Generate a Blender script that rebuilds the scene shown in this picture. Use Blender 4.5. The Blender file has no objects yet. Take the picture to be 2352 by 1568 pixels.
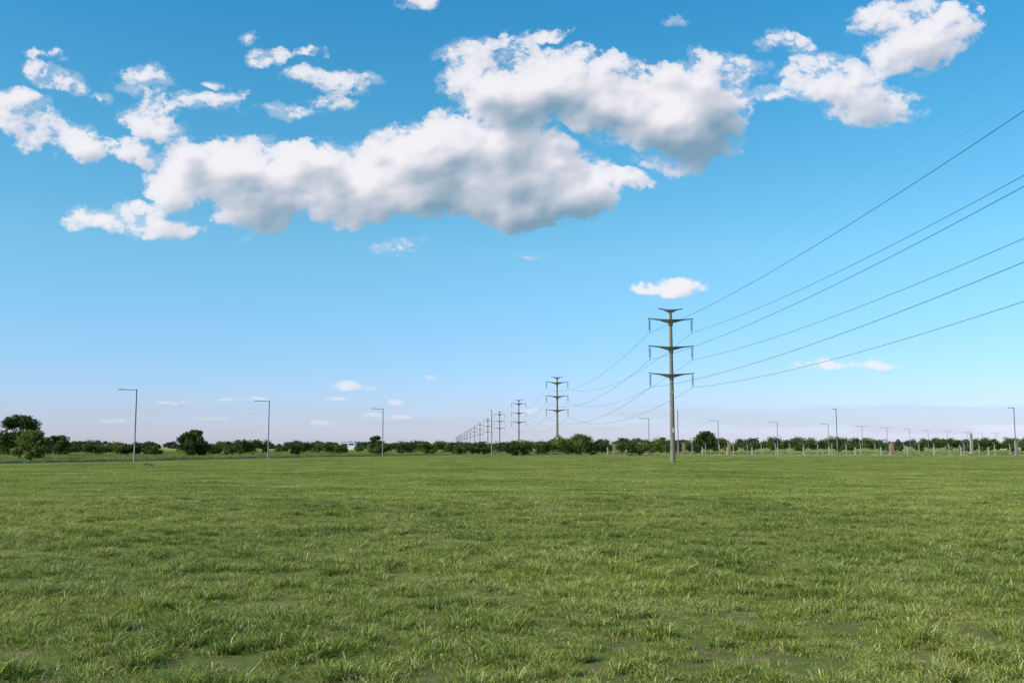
import bpy, bmesh, math, random
import numpy as np
from mathutils import Vector, Matrix
random.seed(4); rng=np.random.default_rng(4)
sc=bpy.context.scene
sc.view_settings.view_transform='Standard'; sc.view_settings.look='None'; sc.view_settings.exposure=0
R=math.radians
CAM_H=1.8
# ------------------------------------------------------------ helpers
def link(o): sc.collection.objects.link(o); return o
def mesh_obj(name,verts,faces,mats=(),mi=None,smooth=False,do_link=True):
    me=bpy.data.meshes.new(name)
    me.from_pydata([tuple(v) for v in verts],[],faces)
    for m in mats: me.materials.append(m)
    if mi is not None: me.polygons.foreach_set('material_index',mi)
    if smooth: me.polygons.foreach_set('use_smooth',[True]*len(me.polygons))
    me.update()
    o=bpy.data.objects.new(name,me)
    if do_link: link(o)
    return o
class MB:
    def __init__(s): s.v=[];s.f=[];s.m=[]
    def tube(s,pts,rad,n=10,m=0,cap=True):
        base=len(s.v)
        k=len(pts)
        for i,p in enumerate(pts):
            p=Vector(p)
            d=(Vector(pts[min(i+1,k-1)])-Vector(pts[max(i-1,0)])).normalized()
            up=Vector((0,0,1)) if abs(d.z)<.95 else Vector((0,1,0))
            a=d.cross(up).normalized(); b=d.cross(a)
            r=rad[i] if hasattr(rad,'__len__') else rad
            for j in range(n):
                t=2*math.pi*j/n
                s.v.append(p+a*math.cos(t)*r+b*math.sin(t)*r)
        for i in range(k-1):
            for j in range(n):
                s.f.append((base+i*n+j,base+i*n+(j+1)%n,base+(i+1)*n+(j+1)%n,base+(i+1)*n+j)); s.m.append(m)
        if cap:
            s.f.append(tuple(base+j for j in range(n))); s.m.append(m)
            s.f.append(tuple(base+(k-1)*n+j for j in range(n))[::-1]); s.m.append(m)
    def box(s,c,d,m=0,rz=0):
        base=len(s.v); c=Vector(c)
        for z in(-1,1):
            for x,y in((-1,-1),(1,-1),(1,1),(-1,1)):
                v=Vector((x*d[0]/2,y*d[1]/2,z*d[2]/2)); v.rotate(Matrix.Rotation(rz,3,'Z')); s.v.append(c+v)
        for f in((3,2,1,0),(4,5,6,7),(0,1,5,4),(1,2,6,5),(2,3,7,6),(3,0,4,7)):
            s.f.append(tuple(base+i for i in f)); s.m.append(m)
    def obj(s,name,mats,smooth=False): return mesh_obj(name,s.v,s.f,mats,s.m,smooth)
def hsh(a,b,seed):
    n=(a*374761393+b*668265263+seed*1442695)&0xffffffff
    n=((n^(n>>13))*1274126177)&0xffffffff
    n=((n^(n>>15))*2246822519)&0xffffffff
    return ((n^(n>>16))&0xffff)/65535.
def vnoise(x,y,seed=0):
    xi=np.floor(x).astype(np.int64); yi=np.floor(y).astype(np.int64); xf=x-xi; yf=y-yi
    u=xf*xf*(3-2*xf); v=yf*yf*(3-2*yf)
    return (hsh(xi,yi,seed)*(1-u)+hsh(xi+1,yi,seed)*u)*(1-v)+(hsh(xi,yi+1,seed)*(1-u)+hsh(xi+1,yi+1,seed)*u)*v
def fbm(x,y,seed=0,o=4,g=.5):
    t=0;a=.5;n=0
    for i in range(o):
        c,s=math.cos(i*.6),math.sin(i*.6)
        t=t+a*vnoise((x*c-y*s)*2**i,(x*s+y*c)*2**i,seed+i*7); n+=a; a*=g
    return t/n
def worley(x,y,seed):
    xi=np.floor(x).astype(np.int64); yi=np.floor(y).astype(np.int64); best=np.full(x.shape,9.)
    for dx in(-1,0,1):
        for dy in(-1,0,1):
            cx=xi+dx; cy=yi+dy
            d=(cx+hsh(cx,cy,seed)-x)**2+(cy+hsh(cx,cy,seed+91)-y)**2
            best=np.minimum(best,d)
    return 1-np.sqrt(best).clip(0,1)
# ------------------------------------------------------------ materials
def newmat(name):
    m=bpy.data.materials.new(name); m.use_nodes=True
    nt=m.node_tree; b=nt.nodes['Principled BSDF']; return m,nt,b
def ramp(nt,fac,stops):
    r=nt.nodes.new('ShaderNodeValToRGB'); e=r.color_ramp.elements
    while len(e)<len(stops): e.new(.5)
    for i,(p,c) in enumerate(stops): e[i].position=p; e[i].color=(*c,1)
    nt.links.new(fac,r.inputs[0]); return r.outputs[0]
def noise(nt,scale,detail=4,vec=None,rough=.55):
    n=nt.nodes.new('ShaderNodeTexNoise'); n.inputs['Scale'].default_value=scale; n.inputs['Detail'].default_value=detail
    n.inputs['Roughness'].default_value=rough
    if vec is None:
        g=nt.nodes.new('ShaderNodeNewGeometry'); vec=g.outputs['Position']
    nt.links.new(vec,n.inputs['Vector']); return n.outputs['Fac']
def simple(name,c1,c2,scale=3,rough=.8,metal=0,bump=0,spec=.5):
    m,nt,b=newmat(name)
    f=noise(nt,scale)
    nt.links.new(ramp(nt,f,[(.3,c1),(.7,c2)]),b.inputs['Base Color'])
    b.inputs['Roughness'].default_value=rough; b.inputs['Metallic'].default_value=metal; b.inputs['Specular IOR Level'].default_value=spec
    if bump:
        bp=nt.nodes.new('ShaderNodeBump'); bp.inputs['Strength'].default_value=bump; nt.links.new(f,bp.inputs['Height']); nt.links.new(bp.outputs[0],b.inputs['Normal'])
    return m
def mixc(nt,f,a,b,mode='MIX'):
    m=nt.nodes.new('ShaderNodeMix'); m.data_type='RGBA'; m.blend_type=mode
    for s,v in((m.inputs[0],f),(m.inputs[6],a),(m.inputs[7],b)):
        if hasattr(v,'links'): nt.links.new(v,s)
        else: s.default_value=v if not isinstance(v,tuple) else (*v,1)
    return m.outputs[2]
def foliage(name,cols,dry=None,dryamt=.12,scale=.35,trans=.3,rough=.6,detail=3,vr=(.6,1.4),nrough=.5,big=None):
    m,nt,b=newmat(name)
    f=noise(nt,scale,detail,rough=nrough)
    c=ramp(nt,f,[(.34,cols[0]),(.5,cols[1]),(.66,cols[2])])
    if big:
        fb=noise(nt,big,3)
        c=mixc(nt,1.0,c,ramp(nt,fb,[(.36,(.68,.78,.62)),(.5,(1,1,1)),(.64,(1.28,1.16,1.2))]),'MULTIPLY')
    g=nt.nodes.new('ShaderNodeNewGeometry')
    v=nt.nodes.new('ShaderNodeMapRange'); v.inputs['To Min'].default_value=vr[0]; v.inputs['To Max'].default_value=vr[1]
    nt.links.new(g.outputs['Random Per Island'],v.inputs['Value'])
    hs=nt.nodes.new('ShaderNodeHueSaturation'); nt.links.new(v.outputs[0],hs.inputs['Value'])
    if dry:
        mr=nt.nodes.new('ShaderNodeMapRange'); mr.inputs['From Min'].default_value=1-dryamt; mr.inputs['From Max'].default_value=1-dryamt+.02
        w=nt.nodes.new('ShaderNodeMath'); w.operation='FRACT'
        w2=nt.nodes.new('ShaderNodeMath'); w2.operation='MULTIPLY'; w2.inputs[1].default_value=17.3
        nt.links.new(g.outputs['Random Per Island'],w2.inputs[0]); nt.links.new(w2.outputs[0],w.inputs[0])
        nt.links.new(w.outputs[0],mr.inputs['Value'])
        c=mixc(nt,mr.outputs[0],c,dry)
    nt.links.new(c,hs.inputs['Color'])
    nt.links.new(hs.outputs[0],b.inputs['Base Color'])
    b.inputs['Roughness'].default_value=rough; b.inputs['Specular IOR Level'].default_value=.12
    t=nt.nodes.new('ShaderNodeBsdfTranslucent'); nt.links.new(hs.outputs[0],t.inputs['Color'])
    ms=nt.nodes.new('ShaderNodeMixShader'); ms.inputs[0].default_value=trans
    out=nt.nodes['Material Output']
    nt.links.new(b.outputs[0],ms.inputs[1]); nt.links.new(t.outputs[0],ms.inputs[2]); nt.links.new(ms.outputs[0],out.inputs[0])
    return m
M_conc=simple('pole_concrete',(.17,.145,.11),(.25,.215,.165),2.5,.9,bump=.1,spec=.2)
M_arm=simple('crossarm_concrete',(.08,.08,.055),(.13,.125,.09),3,.9,spec=.2)
M_ins=simple('insulator_dark',(.012,.016,.016),(.03,.035,.035),8,.35)
M_wire=simple('conductor',(.03,.03,.032),(.05,.05,.05),1,.5,.5)
M_plate=simple('number_plate',(.45,.45,.42),(.6,.6,.56),6,.5)
M_steel=simple('galvanised_steel',(.10,.12,.13),(.16,.18,.19),2,.5,.3)
M_head=simple('lamp_head',(.12,.13,.14),(.2,.2,.2),2,.5)
M_post=simple('fence_concrete',(.30,.28,.24),(.42,.40,.35),3,.85)
M_asph=simple('asphalt',(.024,.025,.024),(.04,.04,.038),4,1,spec=.03)
M_kerb=simple('kerb_concrete',(.18,.175,.15),(.27,.26,.23),1.5,.9,spec=.2)
M_bark=simple('bark',(.05,.04,.03),(.10,.08,.06),4,.9)
M_white=simple('white_render',(.55,.56,.57),(.7,.7,.7),.5,.7)
M_glass=simple('dark_glass',(.03,.04,.05),(.05,.06,.08),1,.2)
LAWN=[(.165,.23,.03),(.275,.335,.058),(.40,.425,.135)]
M_lawn=foliage('lawn_blades',LAWN,(.58,.50,.26),.14,.5,.38,detail=9,vr=(.5,1.45),nrough=.68,big=.11)
M_rough=foliage('rough_grass',[(.16,.21,.035),(.22,.27,.055),(.30,.31,.095)],(.36,.31,.15),.15,.06,.3)
M_leafd=foliage('leaves_dark',[(.026,.045,.009),(.042,.07,.013),(.065,.10,.02)],None,0,.5,.2)
M_leafm=foliage('leaves_mid',[(.045,.078,.013),(.072,.112,.02),(.11,.15,.032)],None,0,.5,.25)
M_leafl=foliage('leaves_light',[(.085,.12,.02),(.125,.165,.032),(.17,.20,.05)],None,0,.5,.25)
M_leaff=foliage('leaves_distant_hazed',[(.045,.065,.04),(.06,.085,.05),(.085,.105,.065)],None,0,.02,.1)  # bluish distance haze mixed into the leaf colour
# brick
M_brick,nt,b=newmat('brickwork')
tc=nt.nodes.new('ShaderNodeTexCoord'); bt=nt.nodes.new('ShaderNodeTexBrick'); bt.inputs['Scale'].default_value=4
bt.inputs['Color1'].default_value=(.30,.15,.09,1); bt.inputs['Color2'].default_value=(.22,.11,.07,1); bt.inputs['Mortar'].default_value=(.3,.27,.22,1)
mp=nt.nodes.new('ShaderNodeMapping'); mp.inputs['Rotation'].default_value=(R(90),0,0)
nt.links.new(tc.outputs['Object'],mp.inputs[0]); nt.links.new(mp.outputs[0],bt.inputs['Vector']); nt.links.new(bt.outputs[0],b.inputs['Base Color']); b.inputs['Roughness'].default_value=.9
# ground
M_ground,nt,b=newmat('ground')
f1=noise(nt,2.2,10,rough=.75); f2=noise(nt,.03,4)
c=ramp(nt,f1,[(.34,(.32,.24,.155)),(.44,(.21,.175,.085)),(.5,(.15,.18,.045)),(.75,(.20,.24,.06))])
c2=ramp(nt,f2,[(.35,(.21,.27,.055)),(.65,(.29,.31,.10))])
g=nt.nodes.new('ShaderNodeNewGeometry'); sp=nt.nodes.new('ShaderNodeSeparateXYZ'); nt.links.new(g.outputs['Position'],sp.inputs[0])
mr=nt.nodes.new('ShaderNodeMapRange'); mr.inputs['From Min'].default_value=10; mr.inputs['From Max'].default_value=30; nt.links.new(sp.outputs[1],mr.inputs['Value'])
cc=mixc(nt,mr.outputs[0],c,c2)
nt.links.new(cc,b.inputs['Base Color']); b.inputs['Roughness'].default_value=1; b.inputs['Specular IOR Level'].default_value=.1
f3=noise(nt,9,8,rough=.8)
bp=nt.nodes.new('ShaderNodeBump'); bp.inputs['Strength'].default_value=1; bp.inputs['Distance'].default_value=.05; nt.links.new(f3,bp.inputs['Height']); nt.links.new(bp.outputs[0],b.inputs['Normal'])
# ------------------------------------------------------------ ground
S=15000
mesh_obj('ground',[(-S,-S,0),(S,-S,0),(S,S,0),(-S,S,0)],[(0,1,2,3)],[M_ground])
# ------------------------------------------------------------ road
near=[(-95,0),(-70,60),(-55,95),(-45.8,118),(-37.2,148),(-24.5,179.5),(-5,189.5),(31,188),(59,181),(88,175),(150,160),(320,115)]
def smooth_poly(p,n=8):
    out=[]
    for i in range(len(p)-1):
        p0=Vector(p[max(i-1,0)]);p1=Vector(p[i]);p2=Vector(p[i+1]);p3=Vector(p[min(i+2,len(p)-1)])
        for k in range(n):
            t=k/n
            out.append(.5*((2*p1)+(-p0+p2)*t+(2*p0-5*p1+4*p2-p3)*t*t+(-p0+3*p1-3*p2+p3)*t**3))
    out.append(Vector(p[-1])); return out
npl=smooth_poly(near)
def offs(pl,d):
    o=[]
    for i,p in enumerate(pl):
        t=(pl[min(i+1,len(pl)-1)]-pl[max(i-1,0)]).normalized()
        o.append(p+Vector((-t.y,t.x))*d)
    return o
def strip(name,a,b,z0,z1,mat,solid=False):
    v=[];f=[];n=len(a)
    if not solid:
        for p,q in zip(a,b): v+= [(p.x,p.y,z1),(q.x,q.y,z1)]
        for i in range(n-1): f.append((2*i,2*i+2,2*i+3,2*i+1))
    else:
        for p,q in zip(a,b): v+=[(p.x,p.y,z0),(p.x,p.y,z1),(q.x,q.y,z1),(q.x,q.y,z0)]
        for i in range(n-1):
            for j in range(3): f.append((4*i+j,4*i+4+j,4*i+5+j,4*i+1+j))
    return mesh_obj(name,v,f,[mat])
W=6
road=strip('road',offs(npl,.2),offs(npl,W),0,.004,M_asph)
k1=strip('kerb_near',offs(npl,0),offs(npl,.2),0,.14,M_kerb,True); k2=strip('kerb_far',offs(npl,W),offs(npl,W+.2),0,.14,M_kerb,True)
for k in(k1,k2): k.parent=road
mk=offs(npl,W/2-.06); mk2=offs(npl,W/2+.06)
v=[];f=[]
for i in range(0,len(mk)-1,2):
    b0=len(v); v+=[(mk[i].x,mk[i].y,.008),(mk[i+1].x,mk[i+1].y,.008),(mk2[i+1].x,mk2[i+1].y,.008),(mk2[i].x,mk2[i].y,.008)]; f.append((b0,b0+1,b0+2,b0+3))
cm=mesh_obj('centre_marking',v,f,[M_white]); cm.parent=road
def near_y(x):
    xs=np.array([p.x for p in npl]); ys=np.array([p.y for p in npl]); return np.interp(x,xs,ys)
# ------------------------------------------------------------ grass
def tuft(name,nb,rad,hmin,hmax,w,mat,lean=.6,seed=0):
    r=np.random.default_rng(seed); V=[];F=[]
    for i in range(nb):
        a=r.random()*6.283; d=rad*math.sqrt(r.random()); x=d*math.cos(a); y=d*math.sin(a)
        h=(hmin+(hmax-hmin)*r.random()**1.5); ta=a+r.normal()*1.0; ln=h*lean*(.2+1.2*r.random())
        fa=r.random()*3.1416; wx=math.cos(fa)*w/2; wy=math.sin(fa)*w/2
        mx,my=x+math.cos(ta)*ln*.3,y+math.sin(ta)*ln*.3
        tx,ty=x+math.cos(ta)*ln,y+math.sin(ta)*ln
        b=len(V)
        V+=[(x-wx,y-wy,-.005),(x+wx,y+wy,-.005),(mx+wx*.8,my+wy*.8,h*.6),(mx-wx*.8,my-wy*.8,h*.6),(tx,ty,h*(1-.45*lean*r.random()))]
        F+=[(b,b+1,b+2,b+3),(b+3,b+2,b+4)]
    return mesh_obj(name,V,F,[mat],do_link=False)
def instancer(name,P,scale,rot,idx,srcs):
    col=bpy.data.collections.new(name+'_parts')
    for s in srcs: col.objects.link(s)
    me=bpy.data.meshes.new(name); me.vertices.add(len(P)); me.vertices.foreach_set('co',P.astype(np.float32).ravel())
    for nm,dt,arr in(('sc','FLOAT',scale),('rz','FLOAT',rot),('ix','INT',idx)):
        at=me.attributes.new(nm,dt,'POINT'); at.data.foreach_set('value',arr.astype(np.float32 if dt=='FLOAT' else np.int32))
    o=link(bpy.data.objects.new(name,me))
    ng=bpy.data.node_groups.new(name,'GeometryNodeTree')
    ng.interface.new_socket('Geometry',in_out='INPUT',socket_type='NodeSocketGeometry'); ng.interface.new_socket('Geometry',in_out='OUTPUT',socket_type='NodeSocketGeometry')
    N=ng.nodes; gi=N.new('NodeGroupInput'); go=N.new('NodeGroupOutput'); ip=N.new('GeometryNodeInstanceOnPoints'); ci=N.new('GeometryNodeCollectionInfo')
    ci.inputs['Collection'].default_value=col; ci.inputs['Separate Children'].default_value=True; ci.inputs['Reset Children'].default_value=True
    def na(n,dt):
        a=N.new('GeometryNodeInputNamedAttribute'); a.data_type=dt; a.inputs['Name'].default_value=n; return a.outputs['Attribute']
    cx=N.new('ShaderNodeCombineXYZ'); ng.links.new(na('rz','FLOAT'),cx.inputs[2])
    er=N.new('FunctionNodeEulerToRotation'); ng.links.new(cx.outputs[0],er.inputs[0])
    ng.links.new(gi.outputs[0],ip.inputs['Points']); ng.links.new(ci.outputs[0],ip.inputs['Instance']); ip.inputs['Pick Instance'].default_value=True
    ng.links.new(na('ix','INT'),ip.inputs['Instance Index']); ng.links.new(er.outputs[0],ip.inputs['Rotation']); ng.links.new(na('sc','FLOAT'),ip.inputs['Scale'])
    ng.links.new(ip.outputs[0],go.inputs[0])
    md=o.modifiers.new('scatter','NODES'); md.node_group=ng
    return o
def scatter(xmin,xmax,ymin,ymax,dens,spread=None):
    n=int((xmax-xmin)*(ymax-ymin)*dens)
    x=rng.uniform(xmin,xmax,n); y=rng.uniform(ymin,ymax,n)
    if spread is not None:
        k=np.abs(x)<y*.56+spread; x=x[k];y=y[k]
    return x,y
srcA=[tuft('lawn_tuft_a%d'%i,85,.13,.02,.075,.0055,M_lawn,1.5,i) for i in range(6)]+[tuft('lawn_tuft_b%d'%i,90,.05,.045,.125,.0055,M_lawn,1.2,20+i) for i in range(3)]
x,y=scatter(-24,24,5.5,34,75,3)
cl=fbm(x*3.6,y*3.0,3,3); big=fbm(x*.25,y*.25,11)
bare=((cl<.39)&(y<8.9+3*big*(big>.5)))|((cl<.30)&(y<15))
keep=(~bare)|(rng.random(len(x))<.15); x=x[keep];y=y[keep];cl=cl[keep];big=big[keep]
sc_=np.clip(-.35+2.7*cl,.4,2.1)*rng.uniform(.65,1.3,len(x))*(.7+.55*big)
ix=np.where(rng.random(len(x))<.4*(cl>.53),rng.integers(6,9,len(x)),rng.integers(0,6,len(x)))
instancer('lawn_grass',np.stack([x,y,np.zeros_like(x)],1),sc_,rng.uniform(0,6.28,len(x)),ix,srcA)
srcB=[tuft('lawn_patch_%d'%i,450,.7,.025,.085,.012,M_lawn,1.4,50+i) for i in range(6)]
x,y=scatter(-95,110,30,192,2.5,8)
k=(y<near_y(x)-.5); x=x[k];y=y[k]
cl=fbm(x*.6,y*.6,5)
instancer('lawn_grass_beyond',np.stack([x,y,np.zeros_like(x)],1),.2+1.5*cl*rng.uniform(.7,1.3,len(x)),rng.uniform(0,6.28,len(x)),rng.integers(0,6,len(x)),srcB)
srcC=[tuft('rough_tuft_%d'%i,130,.7,.25,.9,.05,M_rough,.6,80+i) for i in range(5)]
x,y=scatter(-190,260,60,330,.3,30)
k=(y>near_y(x)+W+3)&(rng.random(len(x))<np.where(x>15,.35,1)); x=x[k];y=y[k]
cl=fbm(x*.06,y*.06,9)
instancer('rough_grass',np.stack([x,y,np.zeros_like(x)],1),(.25+.8*cl)*np.where(x>15,.5,.85),rng.uniform(0,6.28,len(x)),rng.integers(0,5,len(x)),srcC)
# ------------------------------------------------------------ transmission poles
PH=17.6; ARMS=[16.35,13.2,10.05]; STR=1.45
def pole_mesh(extra=0):
    m=MB(); H=PH+extra
    zs=[0,3,6,9,12,15,H-.25]
    m.tube([(0,0,z) for z in zs],[.30-.135*z/H for z in zs],16,0)
    def arm(z,half,mid,dy,tip=.05):
        # tapered cantilever: flat top, bottom deepening to the hub
        xs=[-half,-half*.5,-.32,.32,half*.5,half]; th=[tip*1.6,mid*.42,mid,mid,mid*.42,tip*1.6]; wy=[.07,.12,dy,dy,.12,.07]; top=[.12,.02,-.04,-.04,.02,.12]
        b=len(m.v)
        for X,t,w,tp in zip(xs,th,wy,top):
            m.v+=[Vector((X,-w,z+tp)),Vector((X,w,z+tp)),Vector((X,w*.8,z+tp-t)),Vector((X,-w*.8,z+tp-t))]
        for i in range(5):
            for j in range(4): m.f.append((b+4*i+j,b+4*i+(j+1)%4,b+4*i+4+(j+1)%4,b+4*i+4+j)); m.m.append(1)
        m.f.append((b,b+3,b+2,b+1)); m.m.append(1); m.f.append((b+20,b+21,b+22,b+23)); m.m.append(1)
    arm(H-.1,1.42,.30,.24)
    for z in ARMS:
        arm(z+extra,2.68,.38,.34)
        m.tube([(0,0,z+extra-.75),(0,0,z+extra-.38)],[.25,.27],16,1)
        for s in(-1,1):
            X=s*2.47; zt=z+extra+.05
            m.tube([(X,0,zt),(X,0,zt-STR-.12)],.022,6,2)
            for k in range(9):
                zz=zt-.19-k*.138
                m.tube([(X,0,zz+.035),(X,0,zz),(X,0,zz-.03)],[.05,.19,.04],10,2)
            m.tube([(X,-.14,zt-STR-.14),(X,.14,zt-STR-.14)],.035,6,2)
    m.box((.02,-.295,3.6),(.2,.02,.55),3); m.box((0,-.285,7.9),(.12,.02,.2),3)
    return m
pp=[(27.1,1.0)]+[(18.3-8.1*k+.12*min(k,3),114+113.5*k) for k in range(0,15)]
pa=math.atan2(-(pp[1][0]-pp[0][0]),pp[1][1]-pp[0][1])
m0=pole_mesh(4.4); po=m0.obj('transmission_pole',[M_conc,M_arm,M_ins,M_plate]); po.location=(*pp[0],0); po.rotation_euler=(0,0,pa)
first=None
for p in pp[1:]:
    if first is None: first=po=pole_mesh().obj('transmission_pole',[M_conc,M_arm,M_ins,M_plate]); 
    else: po=link(bpy.data.objects.new('transmission_pole',first.data))
    po.location=(*p,0); po.rotation_euler=(0,0,pa)
wires=link(bpy.data.objects.new('power_lines',None))
ca,sa=math.cos(pa),math.sin(pa)
def wire(nm,off,zz,r):
    w=MB()
    for i in range(len(pp)-1):
        e0=4.4 if i==0 else 0
        a=Vector((pp[i][0]+off*ca,pp[i][1]+off*sa,zz+e0)); b=Vector((pp[i+1][0]+off*ca,pp[i+1][1]+off*sa,zz))
        s=2.0 if i==0 else 2.7
        if off and abs(off)<2: s*=.7
        n=28 if i<3 else 12
        w.tube([a.lerp(b,t/n)-Vector((0,0,4*s*(t/n)*(1-t/n))) for t in range(n+1)],r,5,0,False)
    o=w.obj(nm,[M_wire],True); o.parent=wires
for j,z in enumerate(ARMS):
    for s in(-1,1): wire('conductor_%d%s'%(j+1,'a' if s<0 else 'b'),s*2.47,z+.05-STR-.16,.015)
for s in(-1,1): wire('shield_wire_%s'%('a' if s<0 else 'b'),s*1.36,PH-.02,.0022)
# ------------------------------------------------------------ street lamps
def lamp(x,y,h=8.5,arm=1.5,ang=math.pi,double=False,t=1.0):
    m=MB()
    m.tube([(0,0,0),(0,0,.5),(0,0,.52),(0,0,h*.55),(0,0,h)],[.11*t,.11*t,.085*t,.075*t,.055*t],10,0)
    m.box((0,0,.02),(.35,.35,.04),0)
    for s in((1,-1) if double else (1,)):
        a=ang if s==1 else ang+math.pi
        d=Vector((math.cos(a),math.sin(a),0))
        m.tube([Vector((0,0,h-.12)),d*arm*.6+Vector((0,0,h-.08)),d*arm+Vector((0,0,h-.05))],[.05,.045,.04],8,0)
        c=d*(arm+.3)+Vector((0,0,h-.05))
        m.tube([c-d*.36,c-d*.2,c+d*.1,c+d*.36],[.035,.06,.065,.035],8,1)
    o=m.obj('street_lamp',[M_steel,M_head],True); o.location=(x,y,0); return o
for X,Y,a in((-44.3,117.5,R(182)),(-35.8,147,R(184)),(-23,178,R(200))): lamp(X,Y,8.5,1.5,a)
lamp(-3.8,187,8.5,1.1,R(100)); lamp(30.8,185.5,8.5,1.3,R(80)); lamp(58,178.5,8.5,1.2,R(95)); lamp(86.8,172.5,8.5,1.2,R(95))
for px,dp in((1489,64),(1648,59),(1783,55),(1900,51),(1977,46),(2034,43),(2086,40),(2128,37),(2172,34),(2217,32),(2252,31),(2283,30)):
    Y=6.7*2287/dp; lamp((px-1176)/2287*Y,Y,8.5,1.7,R(180),px>1900 and px%3==0)
# ------------------------------------------------------------ fences & pillars
def along(y0,x0,x1,step):
    pts=[];x=x0
    while x<x1: pts.append((x,near_y(x)+y0)); x+=step
    return pts
m=MB()
P=along(10,19,150,4.6)
for i,(X,Y) in enumerate(P):
    m.box((X,Y,.78),(.2,.2,1.56),0); m.box((X,Y,1.59),(.14,.14,.06),0)
for z in(.5,.95,1.3):
    m.tube([(a,b,z) for a,b in P],.012,4,1,False)
m.obj('post_and_wire_fence',[M_post,M_wire])
m=MB(); P=along(38,20,230,2.9)
for i,(X,Y) in enumerate(P):
    m.box((X,Y,1.05),(.12,.12,2.1),0)
    m.tube([(X,Y,2.1),(X-.12,Y-.05,2.35),(X-.35,Y-.12,2.5)],[.07,.06,.05],6,0)
for z in(.3,.8,1.3,1.8,2.05): m.tube([(a,b+.08,z) for a,b in P],.012,4,1,False)
m.obj('security_fence',[M_post,M_wire])
for px,D,h in((1430,186,2.3),(1487,188,2.6),(1587,190,2.5),(1685,192,2.7),(2053,188,2.7),(2349,182,2.8)):
    m=MB(); m.box((0,0,.1),(.7,.7,.2),1); m.box((0,0,.2+(h-.35)/2),(.5,.5,h-.35),0); m.box((0,0,h-.09),(.62,.62,.12),1)
    o=m.obj('brick_pillar',[M_brick,M_kerb]); o.location=((px-1176)/2287*D,near_y((px-1176)/2287*D)+11.5,0)
m=MB(); m.box((0,0,2.6),(.24,.5,5.2),0); m.box((.36,0,2.4),(.16,.5,4.8),0); m.box((.18,0,.15),(1.1,.9,.3),0); m.box((.2,0,3.4),(.12,.3,.15),0)
o=m.obj('concrete_pylon',[M_post]); o.location=(110,240,0)
# ------------------------------------------------------------ trees
def leaf_cloud(centres,radii,nper,size,r):
    Vs=[]
    for c,rad,n in zip(centres,radii,nper):
        d=r.normal(size=(n,3)); d/=np.linalg.norm(d,axis=1)[:,None]
        q=d*(r.random((n,1))**.45)*np.array(rad)*r.uniform(.75,1.15,(n,1))
        p=np.array(c)+q
        nrm=d*.7+r.normal(size=(n,3))*.6+np.array([0,0,.3]); nrm/=np.linalg.norm(nrm,axis=1)[:,None]
        t=np.cross(nrm,r.normal(size=(n,3))); t/=np.linalg.norm(t,axis=1)[:,None]; bb=np.cross(nrm,t)
        s=size*r.uniform(.5,1.3,(n,1))
        Vs.append(np.stack([p-t*s,p-bb*s*.55,p+t*s,p+bb*s*.55],1).reshape(-1,3))
    return np.concatenate(Vs)
def tree(name,x,y,H,Wd,mat,seed,low=.15,size=.16,clumps=34,dens=230,trunk_r=.16):
    r=np.random.default_rng(seed); m=MB()
    th=H*max(low,.12)
    cs=[];rs=[]
    for i in range(clumps):
        a=r.random()*6.283; u=r.random()
        zz=low*H+(H*(1-low))*(.12+.78*u)
        prof=math.sin(math.pi*min(1,(.18+.75*u)))**.6
        d=Wd/2*prof*math.sqrt(r.random())*.85
        cs.append((d*math.cos(a),d*math.sin(a),zz)); k=r.uniform(.10,.19)*Wd; rs.append((k,k,k*.75))
    tp=[(0,0,-.1),(.05,.02,th),(.1*r.normal(),.1*r.normal(),H*.45),(.15*r.normal(),.1*r.normal(),H*.75)]
    m.tube(tp,[trunk_r*1.2,trunk_r,trunk_r*.6,trunk_r*.25],8,1)
    for c in cs[:16]:
        z0=min(c[2]*.55,H*.5); s=Vector((0,0,max(z0,th*.7))); e=Vector(c); mid=s.lerp(e,.5)+Vector((0,0,.1*H*r.random()))
        m.tube([s,mid,e],[trunk_r*.45,trunk_r*.28,.02],5,1)
    L=leaf_cloud(cs,rs,[dens]*clumps,size,r)
    nv=len(m.v); n=len(L)//4
    V=np.concatenate([np.array([tuple(v) for v in m.v]),L])
    F=m.f+[(nv+4*i,nv+4*i+1,nv+4*i+2,nv+4*i+3) for i in range(n)]
    o=mesh_obj(name,V,F,[mat,M_bark],m.m+[0]*n); o.location=(x,y,0); return o
def at(px,D): return (px-1176)/2287*D
tree('tree',at(52,132),132,5.9,6.2,M_leafd,1,.18,clumps=44)
tree('tree',at(447,158),158,4.5,5.1,M_leafd,2,.06,clumps=40)
tree('tree',at(1619,255),255,5.9,5.8,M_leafd,3,.12,clumps=40)
tree('tree',at(1522,300),300,4.7,2.6,M_leafd,4,.15,clumps=16)
tree('tree',at(862,215),215,4.1,3.8,M_leafm,6,.1,clumps=24)
tree('tree',at(140,175),175,3.9,4.4,M_leafm,7,.1,clumps=24)
tree('shrub',at(80,122),122,3.7,5,M_leafl,5,.02,size=.15,clumps=42)
tree('shrub',at(1285,235),235,4.2,6,M_leafl,8,.03); tree('shrub',at(1330,240),240,4.7,7,M_leafl,9,.03); tree('shrub',at(1300,228),228,3.2,8,M_leafl,10,.03)
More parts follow.
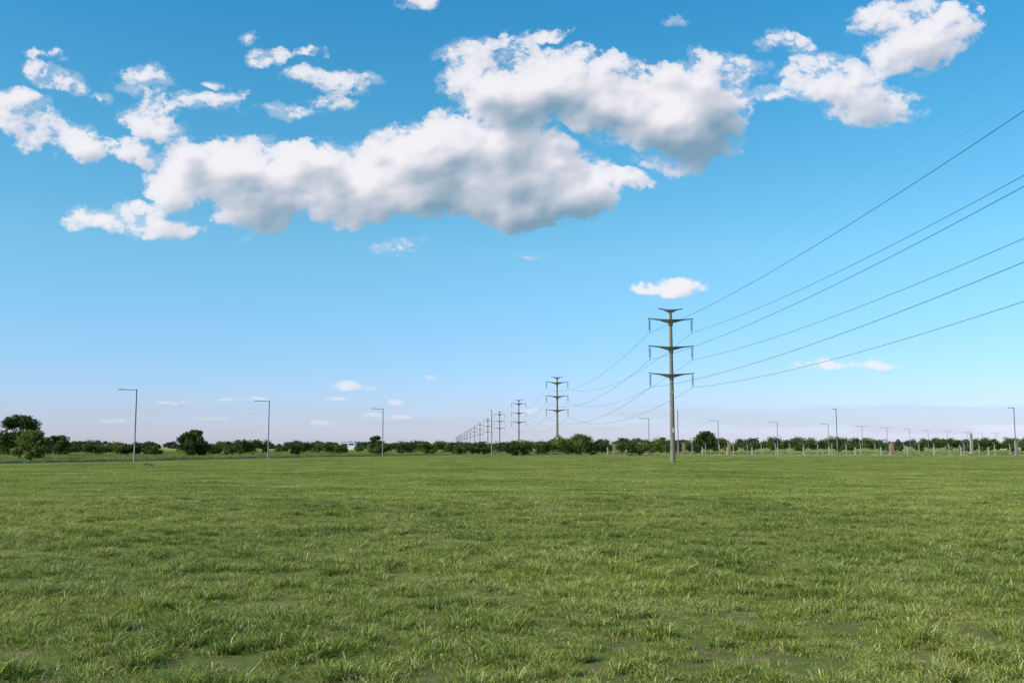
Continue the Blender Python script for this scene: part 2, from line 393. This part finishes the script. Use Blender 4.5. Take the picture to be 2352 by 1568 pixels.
def mass(name,items,mat,size,seed):
    r=np.random.default_rng(seed); cs=[];rs=[];ns=[]
    for X,Y,h,w in items:
        for k in range(max(4,int(6*w/h))):
            cs.append((X+r.uniform(-.5,.5)*w*.8,Y+r.uniform(-.4,.4)*w*.5,h*r.uniform(.25,.72))); q=h*r.uniform(.2,.36); rs.append((q*1.15,q,q*.9)); ns.append(int(130*min(2.5,max(.35,(h/4)**.3*(.25/size)**.5*1.3))))
    L=leaf_cloud(cs,rs,ns,size,r); n=len(L)//4
    F=[(4*i,4*i+1,4*i+2,4*i+3) for i in range(n)]
    return mesh_obj(name,L,F,[mat])
it=[[],[],[]]
X=-190.
while X<35:
    Y=rng.uniform(185,225)+ (0 if X>-60 else (X+60)*.35); h=rng.uniform(1.9,3.6)*(1 if rng.random()<.85 else 1.25); w=h*rng.uniform(1.1,2.2)
    it[int(rng.choice(3,p=[.45,.4,.15]))].append((X,Y,h,w)); X+=w*rng.uniform(.45,1.05)
X=-190.
while X<45:
    h=rng.uniform(1.8,3.9); w=h*rng.uniform(1.5,3); it[int(rng.choice(3,p=[.4,.45,.15]))].append((X,rng.uniform(240,300),h,w)); X+=w*rng.uniform(.4,.9)
mass('hedge_bushes',it[0],M_leafd,.17,21); mass('hedge_bushes',it[1],M_leafm,.17,22); mass('hedge_bushes',it[2],M_leafl,.17,23)
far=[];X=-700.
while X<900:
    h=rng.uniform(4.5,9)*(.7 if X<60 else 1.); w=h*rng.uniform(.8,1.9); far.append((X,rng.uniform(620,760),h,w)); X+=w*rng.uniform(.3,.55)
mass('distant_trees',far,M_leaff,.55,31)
far=[];X=60.
while X<330:
    h=rng.uniform(3,7.0); w=h*rng.uniform(.9,2.0); far.append((X,rng.uniform(380,520),h,w)); X+=w*rng.uniform(.25,.8)
mass('distant_trees',far,M_leafm,.32,33)
far=[];X=30.
while X<330:
    h=rng.uniform(1.6,3.2); w=h*rng.uniform(.9,2.2); far.append((X,rng.uniform(300,380),h,w)); X+=w*rng.uniform(.8,2.6)
mass('distant_shrubs',far,M_leafm,.25,32)
# ------------------------------------------------------------ buildings
def warehouse(x,y,w,d,h,name='warehouse'):
    m=MB(); m.box((0,0,h/2),(w,d,h),0); m.box((0,0,h+.15),(w+.5,d+.5,.3),0)
    n=max(2,int(w/5))
    for i in range(n):
        X=-w/2+(i+.5)*w/n
        m.box((X,-d/2-.02,h*.68),(w/n*.7,.08,h*.22),1)
    m.box((-w*.2,-d/2-.03,1.6),(3,.1,3.2),1)
    o=m.obj(name,[M_white,M_glass]); o.location=(x,y,0)
warehouse(at(2325,560),560,16,14,5.6); warehouse(at(803,560),560,8,8,4.2)
# ------------------------------------------------------------ birds
M_bird=simple('bird_grey',(.06,.055,.05),(.12,.11,.10),20,.7); M_bw=simple('bird_white',(.5,.5,.48),(.7,.7,.68),10,.7)
def bird(x,y,rz,peck):
    m=MB()
    m.tube([(-.26,0,.15),(-.17,0,.17),(-.08,0,.19),(.02,0,.20),(.09,0,.22),(.12,0,.25)],[.012,.04,.065,.07,.05,.03],10,0)
    hd=(.22,0,.13) if peck else (.15,0,.33)
    m.tube([(.09,0,.23),((.09+hd[0])/2+.02,0,(.23+hd[2])/2+.01),hd],[.045,.028,.024],8,0)
    h=Vector(hd); m.tube([h+Vector((-.03,0,0)),h+Vector((0,0,.01)),h+Vector((.035,0,0)),h+Vector((.05,0,-.01 if not peck else -.03)),h+Vector((.09,0,-.02 if not peck else -.07))],[.018,.03,.02,.009,.003],8,0)
    m.tube([(-.02,0,.155),(.05,0,.165)],[.05,.045],8,1)
    for s in(-1,1):
        m.tube([(0,s*.03,.16),(-.02,s*.03,.08),(0,s*.03,.0)],[.012,.007,.006],5,0); m.tube([(-.02,s*.03,.005),(.045,s*.03,.005)],.006,5,0)
        m.tube([(.06,s*.055,.22),(-.06,s*.065,.20),(-.2,s*.03,.17)],[.02,.03,.006],6,0)
    o=m.obj('bird',[M_bird,M_bw],True); o.location=(x,y,.03); o.scale=(1.2,)*3; o.rotation_euler=(0,0,rz)
bird(-30.6,85,R(170),False); bird(-31.6,86.5,R(10),True)
# ------------------------------------------------------------ sun + sky
SAZ=R(-118); SEL=R(35)
sd=Vector((math.sin(SAZ)*math.cos(SEL),math.cos(SAZ)*math.cos(SEL),math.sin(SEL)))
L=bpy.data.lights.new('sun','SUN'); L.energy=5; L.angle=R(.5); L.color=(1,.92,.76)
lo=link(bpy.data.objects.new('sun',L)); lo.rotation_euler=(-sd).to_track_quat('-Z','Y').to_euler()
w=bpy.data.worlds.new('World'); sc.world=w; w.use_nodes=True; nt=w.node_tree; N=nt.nodes; Lk=nt.links
bg=N['Background']; bg.inputs['Strength'].default_value=.1
sky=N.new('ShaderNodeTexSky'); sky.sky_type='NISHITA'; sky.sun_disc=False; sky.sun_elevation=SEL; sky.sun_rotation=SAZ%(2*math.pi)
sky.air_density=1.0; sky.dust_density=.3; sky.ozone_density=2.0
tc=N.new('ShaderNodeTexCoord'); sp=N.new('ShaderNodeSeparateXYZ'); Lk.new(tc.outputs['Generated'],sp.inputs[0])
# sky tint by elevation, low haze put into the colour (clear azure overhead, pale blue haze low)
tint=ramp(nt,sp.outputs[2],[(0,(.96,1.03,1.74)),(.03,(.93,1.07,1.72)),(.10,(.86,1.26,1.64)),(.19,(.86,1.52,1.62)),(.31,(.55,1.54,1.68)),(.41,(.36,1.48,1.76)),(.8,(.26,1.2,1.5))])
rc=N.new('ShaderNodeMix'); rc.data_type='RGBA'; rc.blend_type='MULTIPLY'; rc.inputs[0].default_value=1; Lk.new(sky.outputs[0],rc.inputs[6]); Lk.new(tint,rc.inputs[7])
Lk.new(rc.outputs[2],bg.inputs['Color'])
# ------------------------------------------------------------ clouds (a curved sheet 9 km out, density and sun shading baked per vertex, shown as emission)
# px,py,rx,ry,tilt,strength(1 solid .. .4 wispy)
CL=[(430,405,92,62,0,.85),(560,395,150,70,0,.95),(600,485,95,46,0,.95),(700,400,140,68,0,1),(830,420,160,76,0,1),(950,350,110,62,0,1),(960,440,190,62,0,1),(1090,350,150,85,0,1),(1100,440,220,72,0,1),(1235,405,140,85,0,1),(1230,475,150,44,5,1),(1330,440,85,50,0,.9),(400,455,48,32,0,.7),(1390,410,40,18,0,.4),
(310,352,75,28,-15,.70),(350,275,62,48,0,.62),(335,190,75,34,-10,.54),(420,228,72,22,-15,.52),(520,240,48,30,0,.52),(390,300,70,30,-30,.42),
(35,245,62,38,0,.7),(95,295,92,36,-18,.62),(195,330,48,40,0,.68),(85,330,62,28,-10,.52),(140,182,72,26,-18,.58),(122,128,46,17,0,.5),(250,230,18,20,0,.5),
(200,497,46,23,0,.66),(300,500,74,28,0,.68),(365,530,82,24,0,.62),(440,525,50,13,0,.4),
(572,80,32,17,0,.40),(630,130,50,20,0,.48),(705,125,42,13,0,.46),(770,180,104,26,-5,.5),(770,228,62,18,0,.48),(670,255,84,15,0,.42),(495,188,24,12,0,.4),(560,213,24,12,0,.4),
(960,4,56,26,0,.62),(1070,122,62,30,0,.5),(1180,122,52,38,0,.54),(1265,78,44,18,15,.5),
(1095,195,75,48,0,.82),(1200,222,130,62,0,1),(1320,185,120,62,0,1),(1350,250,120,38,0,.9),(1480,235,150,70,0,1),(1600,240,105,80,0,1),(1500,292,105,40,0,1),(1610,290,85,50,0,.85),(1560,360,90,34,0,.48),(1665,345,46,20,0,.44),(1440,415,46,24,0,.7),
(1555,45,38,16,0,.44),(1670,145,78,28,-12,.54),(1805,98,58,26,0,.55),(1790,215,62,20,0,.6),(1890,175,92,50,0,.7),(1990,235,105,52,0,.68),(2055,38,110,32,15,.62),(2115,95,115,55,25,.82),(2195,45,66,38,25,.7),
(930,562,60,16,5,.42),(1215,594,42,8,0,.4),(785,512,50,13,0,.45),(570,548,22,9,0,.4),(1492,660,52,14,0,.75),(1560,656,62,18,0,.8),(1870,838,58,10,0,.5),(1885,832,24,12,0,.5),(2003,838,64,10,0,.6),(2010,830,30,12,0,.5),(808,890,46,8,0,.6),(800,884,24,10,0,.55),(770,917,30,6,0,.5),(910,920,22,7,0,.55),(430,927,75,5,0,.45),(560,918,70,6,0,.4),(262,966,35,6,0,.4),(742,970,30,6,0,.45),(925,955,28,6,0,.5),(490,960,40,5,0,.4),(1218,940,20,6,0,.5),(860,955,26,5,0,.4),(992,868,16,5,0,.35),(2220,966,14,7,0,.35)]
gx=np.arange(-260,2620,2.0); gy=np.arange(-240,1010,2.0)
GX,GY=np.meshgrid(gx,gy)
sm=np.clip((1000-GY)/500,.25,1)
sx=(fbm(GX/85,GY/85,40,6,.58)-.5); sy=(fbm(GX/85,GY/85,60,6,.58)-.5)
WX=GX+sx*95*sm; WY=GY+sy*66*sm
def blobs(AX,AY,grow):
    S=np.zeros_like(GX)
    for px,py,rx,ry,ro,st in CL:
        rx*=grow; ry*=grow; mxr=max(rx,ry)*1.1+70
        i0=max(0,int((py-mxr+240)/2)); i1=int((py+mxr+240)/2)+1; j0=max(0,int((px-mxr+260)/2)); j1=int((px+mxr+260)/2)+1
        a=AX[i0:i1,j0:j1]-px; b=AY[i0:i1,j0:j1]-py; c_,s_=math.cos(R(ro)),math.sin(R(ro))
        u=(a*c_-b*s_)/rx; v=(a*s_+b*c_)/ry
        q=np.clip(1-(u*u+v*v),0,None)
        h=q**.75*st
        S[i0:i1,j0:j1]=(S[i0:i1,j0:j1]**3+h**3)**(1/3.)
    return S
S_=blobs(WX,WY,1.36)
w1=worley(WX/60,WY/50,5); w2=worley(WX/27,WY/24,6); w3=worley(WX/12,WY/11,7)
bil=.42*w1+.34*w2+.24*w3
f1=fbm(GX/62,GY/42,80,7,.68)
env=np.clip(S_*2.5,0,1)
F_=S_+((bil-.50)*.50+(f1-.5)*1.7)*env-.26
T=np.clip(F_,0,None)
wisp=np.clip(S_+(fbm(GX/48,GY/30,300,7,.72)-.5)*2.4*env-.11,0,None)
def sh(A,dx,dy): return np.roll(np.roll(A,-int(round(dy/2)),0),-int(round(dx/2)),1)
def blur(A,px):
    r=max(1,int(px/2)); K=np.exp(-.5*(np.arange(-2*r,2*r+1)/r)**2); K/=K.sum()
    B=np.zeros_like(A)
    for k,wt in zip(range(-2*r,2*r+1),K): B+=wt*np.roll(A,k,0)
    C=np.zeros_like(A)
    for k,wt in zip(range(-2*r,2*r+1),K): C+=wt*np.roll(B,k,1)
    return C
T4=blur(T,5); T12=blur(T,14); T30=blur(T,34)
occ=0
for s in range(6,170,8): occ=occ+sh(T12,-.62*s,-.78*s)*math.exp(-s/110.)*8
occ=occ/75.
rel=np.clip(T4-sh(T4,-7,-9),-.3,.3); relm=np.clip(T12-sh(T12,-20,-26),-.4,.4); relb=np.clip(T30-sh(T30,-45,-55),-.5,.5)
big=fbm(GX/150,GY/90,131,4)-.5
lit=1.0-.46*np.clip(occ,0,1.4)**1.2+.36*rel+.54*relm+.45*relb-np.clip(T30,0,1)*.14+big*1.05*np.clip(T30*1.5,0,1)
lit=np.clip(lit,0,1)
lit=blur(lit,3)
alpha=1-np.exp(-2.9*T*(1+1.2*np.clip(S_,0,1))); e=np.clip(T/.26,0,1); alpha*=e*e*(3-2*e)
wa=.46*(1-np.exp(-1.6*wisp))*np.clip(wisp/.25,0,1)
alpha=1-(1-alpha)*(1-wa)
alpha*=np.interp(GY,[0,780,860,930,1000],[.97,.97,.75,.5,.3])
# faint haze bank low over the horizon
hz=np.clip(fbm(GX/260,GY/22,200,5,.55)-.36,0,1)*2.4*np.exp(-((GY-965)/36.)**2)*(.45+.55*np.clip((GX-1200)/700,0,1))
hz=np.clip(hz,0,.34)*np.clip((1006-GY)/12,0,1)
lit=(lit*alpha+.47*hz*(1-alpha))/(alpha+hz*(1-alpha)+1e-6); alpha=alpha+hz*(1-alpha)
keepv=alpha>.004
H_,W_=GX.shape
u=(GX-1176)/2287.; v=(784-GY)/2287.; cp,sp_=math.cos(R(6)),math.sin(R(6))
D=np.stack([u,cp-v*sp_,sp_+v*cp],-1); D/=np.linalg.norm(D,axis=-1)[...,None]
Pw=D*9000.
fq=keepv[:-1,:-1]|keepv[1:,:-1]|keepv[:-1,1:]|keepv[1:,1:]
ii,jj=np.nonzero(fq); idx=ii*W_+jj
Q=np.stack([idx,idx+W_,idx+W_+1,idx+1],1)
used,inv=np.unique(Q.ravel(),return_inverse=True); Q=inv.reshape(-1,4)
me=bpy.data.meshes.new('clouds'); me.vertices.add(len(used)); me.vertices.foreach_set('co',Pw.reshape(-1,3)[used].astype(np.float32).ravel())
me.loops.add(Q.size); me.loops.foreach_set('vertex_index',Q.ravel().astype(np.int32)); me.polygons.add(len(Q)); me.polygons.foreach_set('loop_start',np.arange(0,Q.size,4,dtype=np.int32))
me.update(calc_edges=True)
for nm,A in(('cloud_cover',alpha),('sun_reach',lit)):
    at_=me.attributes.new(nm,'FLOAT','POINT'); at_.data.foreach_set('value',A.ravel()[used].astype(np.float32))
mc=bpy.data.materials.new('cloud'); mc.use_nodes=True; n_=mc.node_tree; n_.nodes.remove(n_.nodes['Principled BSDF'])
def attr(nm):
    a=n_.nodes.new('ShaderNodeAttribute'); a.attribute_name=nm; return a.outputs['Fac']
em=n_.nodes.new('ShaderNodeEmission'); tr=n_.nodes.new('ShaderNodeBsdfTransparent'); mx=n_.nodes.new('ShaderNodeMixShader')
cr=ramp(n_,attr('sun_reach'),[(.0,(.22,.35,.46)),(.3,(.38,.47,.57)),(.6,(.60,.63,.71)),(.85,(.82,.80,.86)),(1,(.93,.90,.93))])
n_.links.new(cr,em.inputs[0]); n_.links.new(attr('cloud_cover'),mx.inputs[0]); n_.links.new(tr.outputs[0],mx.inputs[1]); n_.links.new(em.outputs[0],mx.inputs[2]); n_.links.new(mx.outputs[0],n_.nodes['Material Output'].inputs[0])
mc.cycles.emission_sampling='NONE'
me.materials.append(mc); link(bpy.data.objects.new('clouds',me))
# ------------------------------------------------------------ camera
cd=bpy.data.cameras.new('camera'); cd.lens=35; cd.sensor_width=36; cd.clip_start=.1; cd.clip_end=40000
co=link(bpy.data.objects.new('camera',cd)); co.location=(0,0,CAM_H); co.rotation_euler=(R(96),0,0)
sc.camera=co
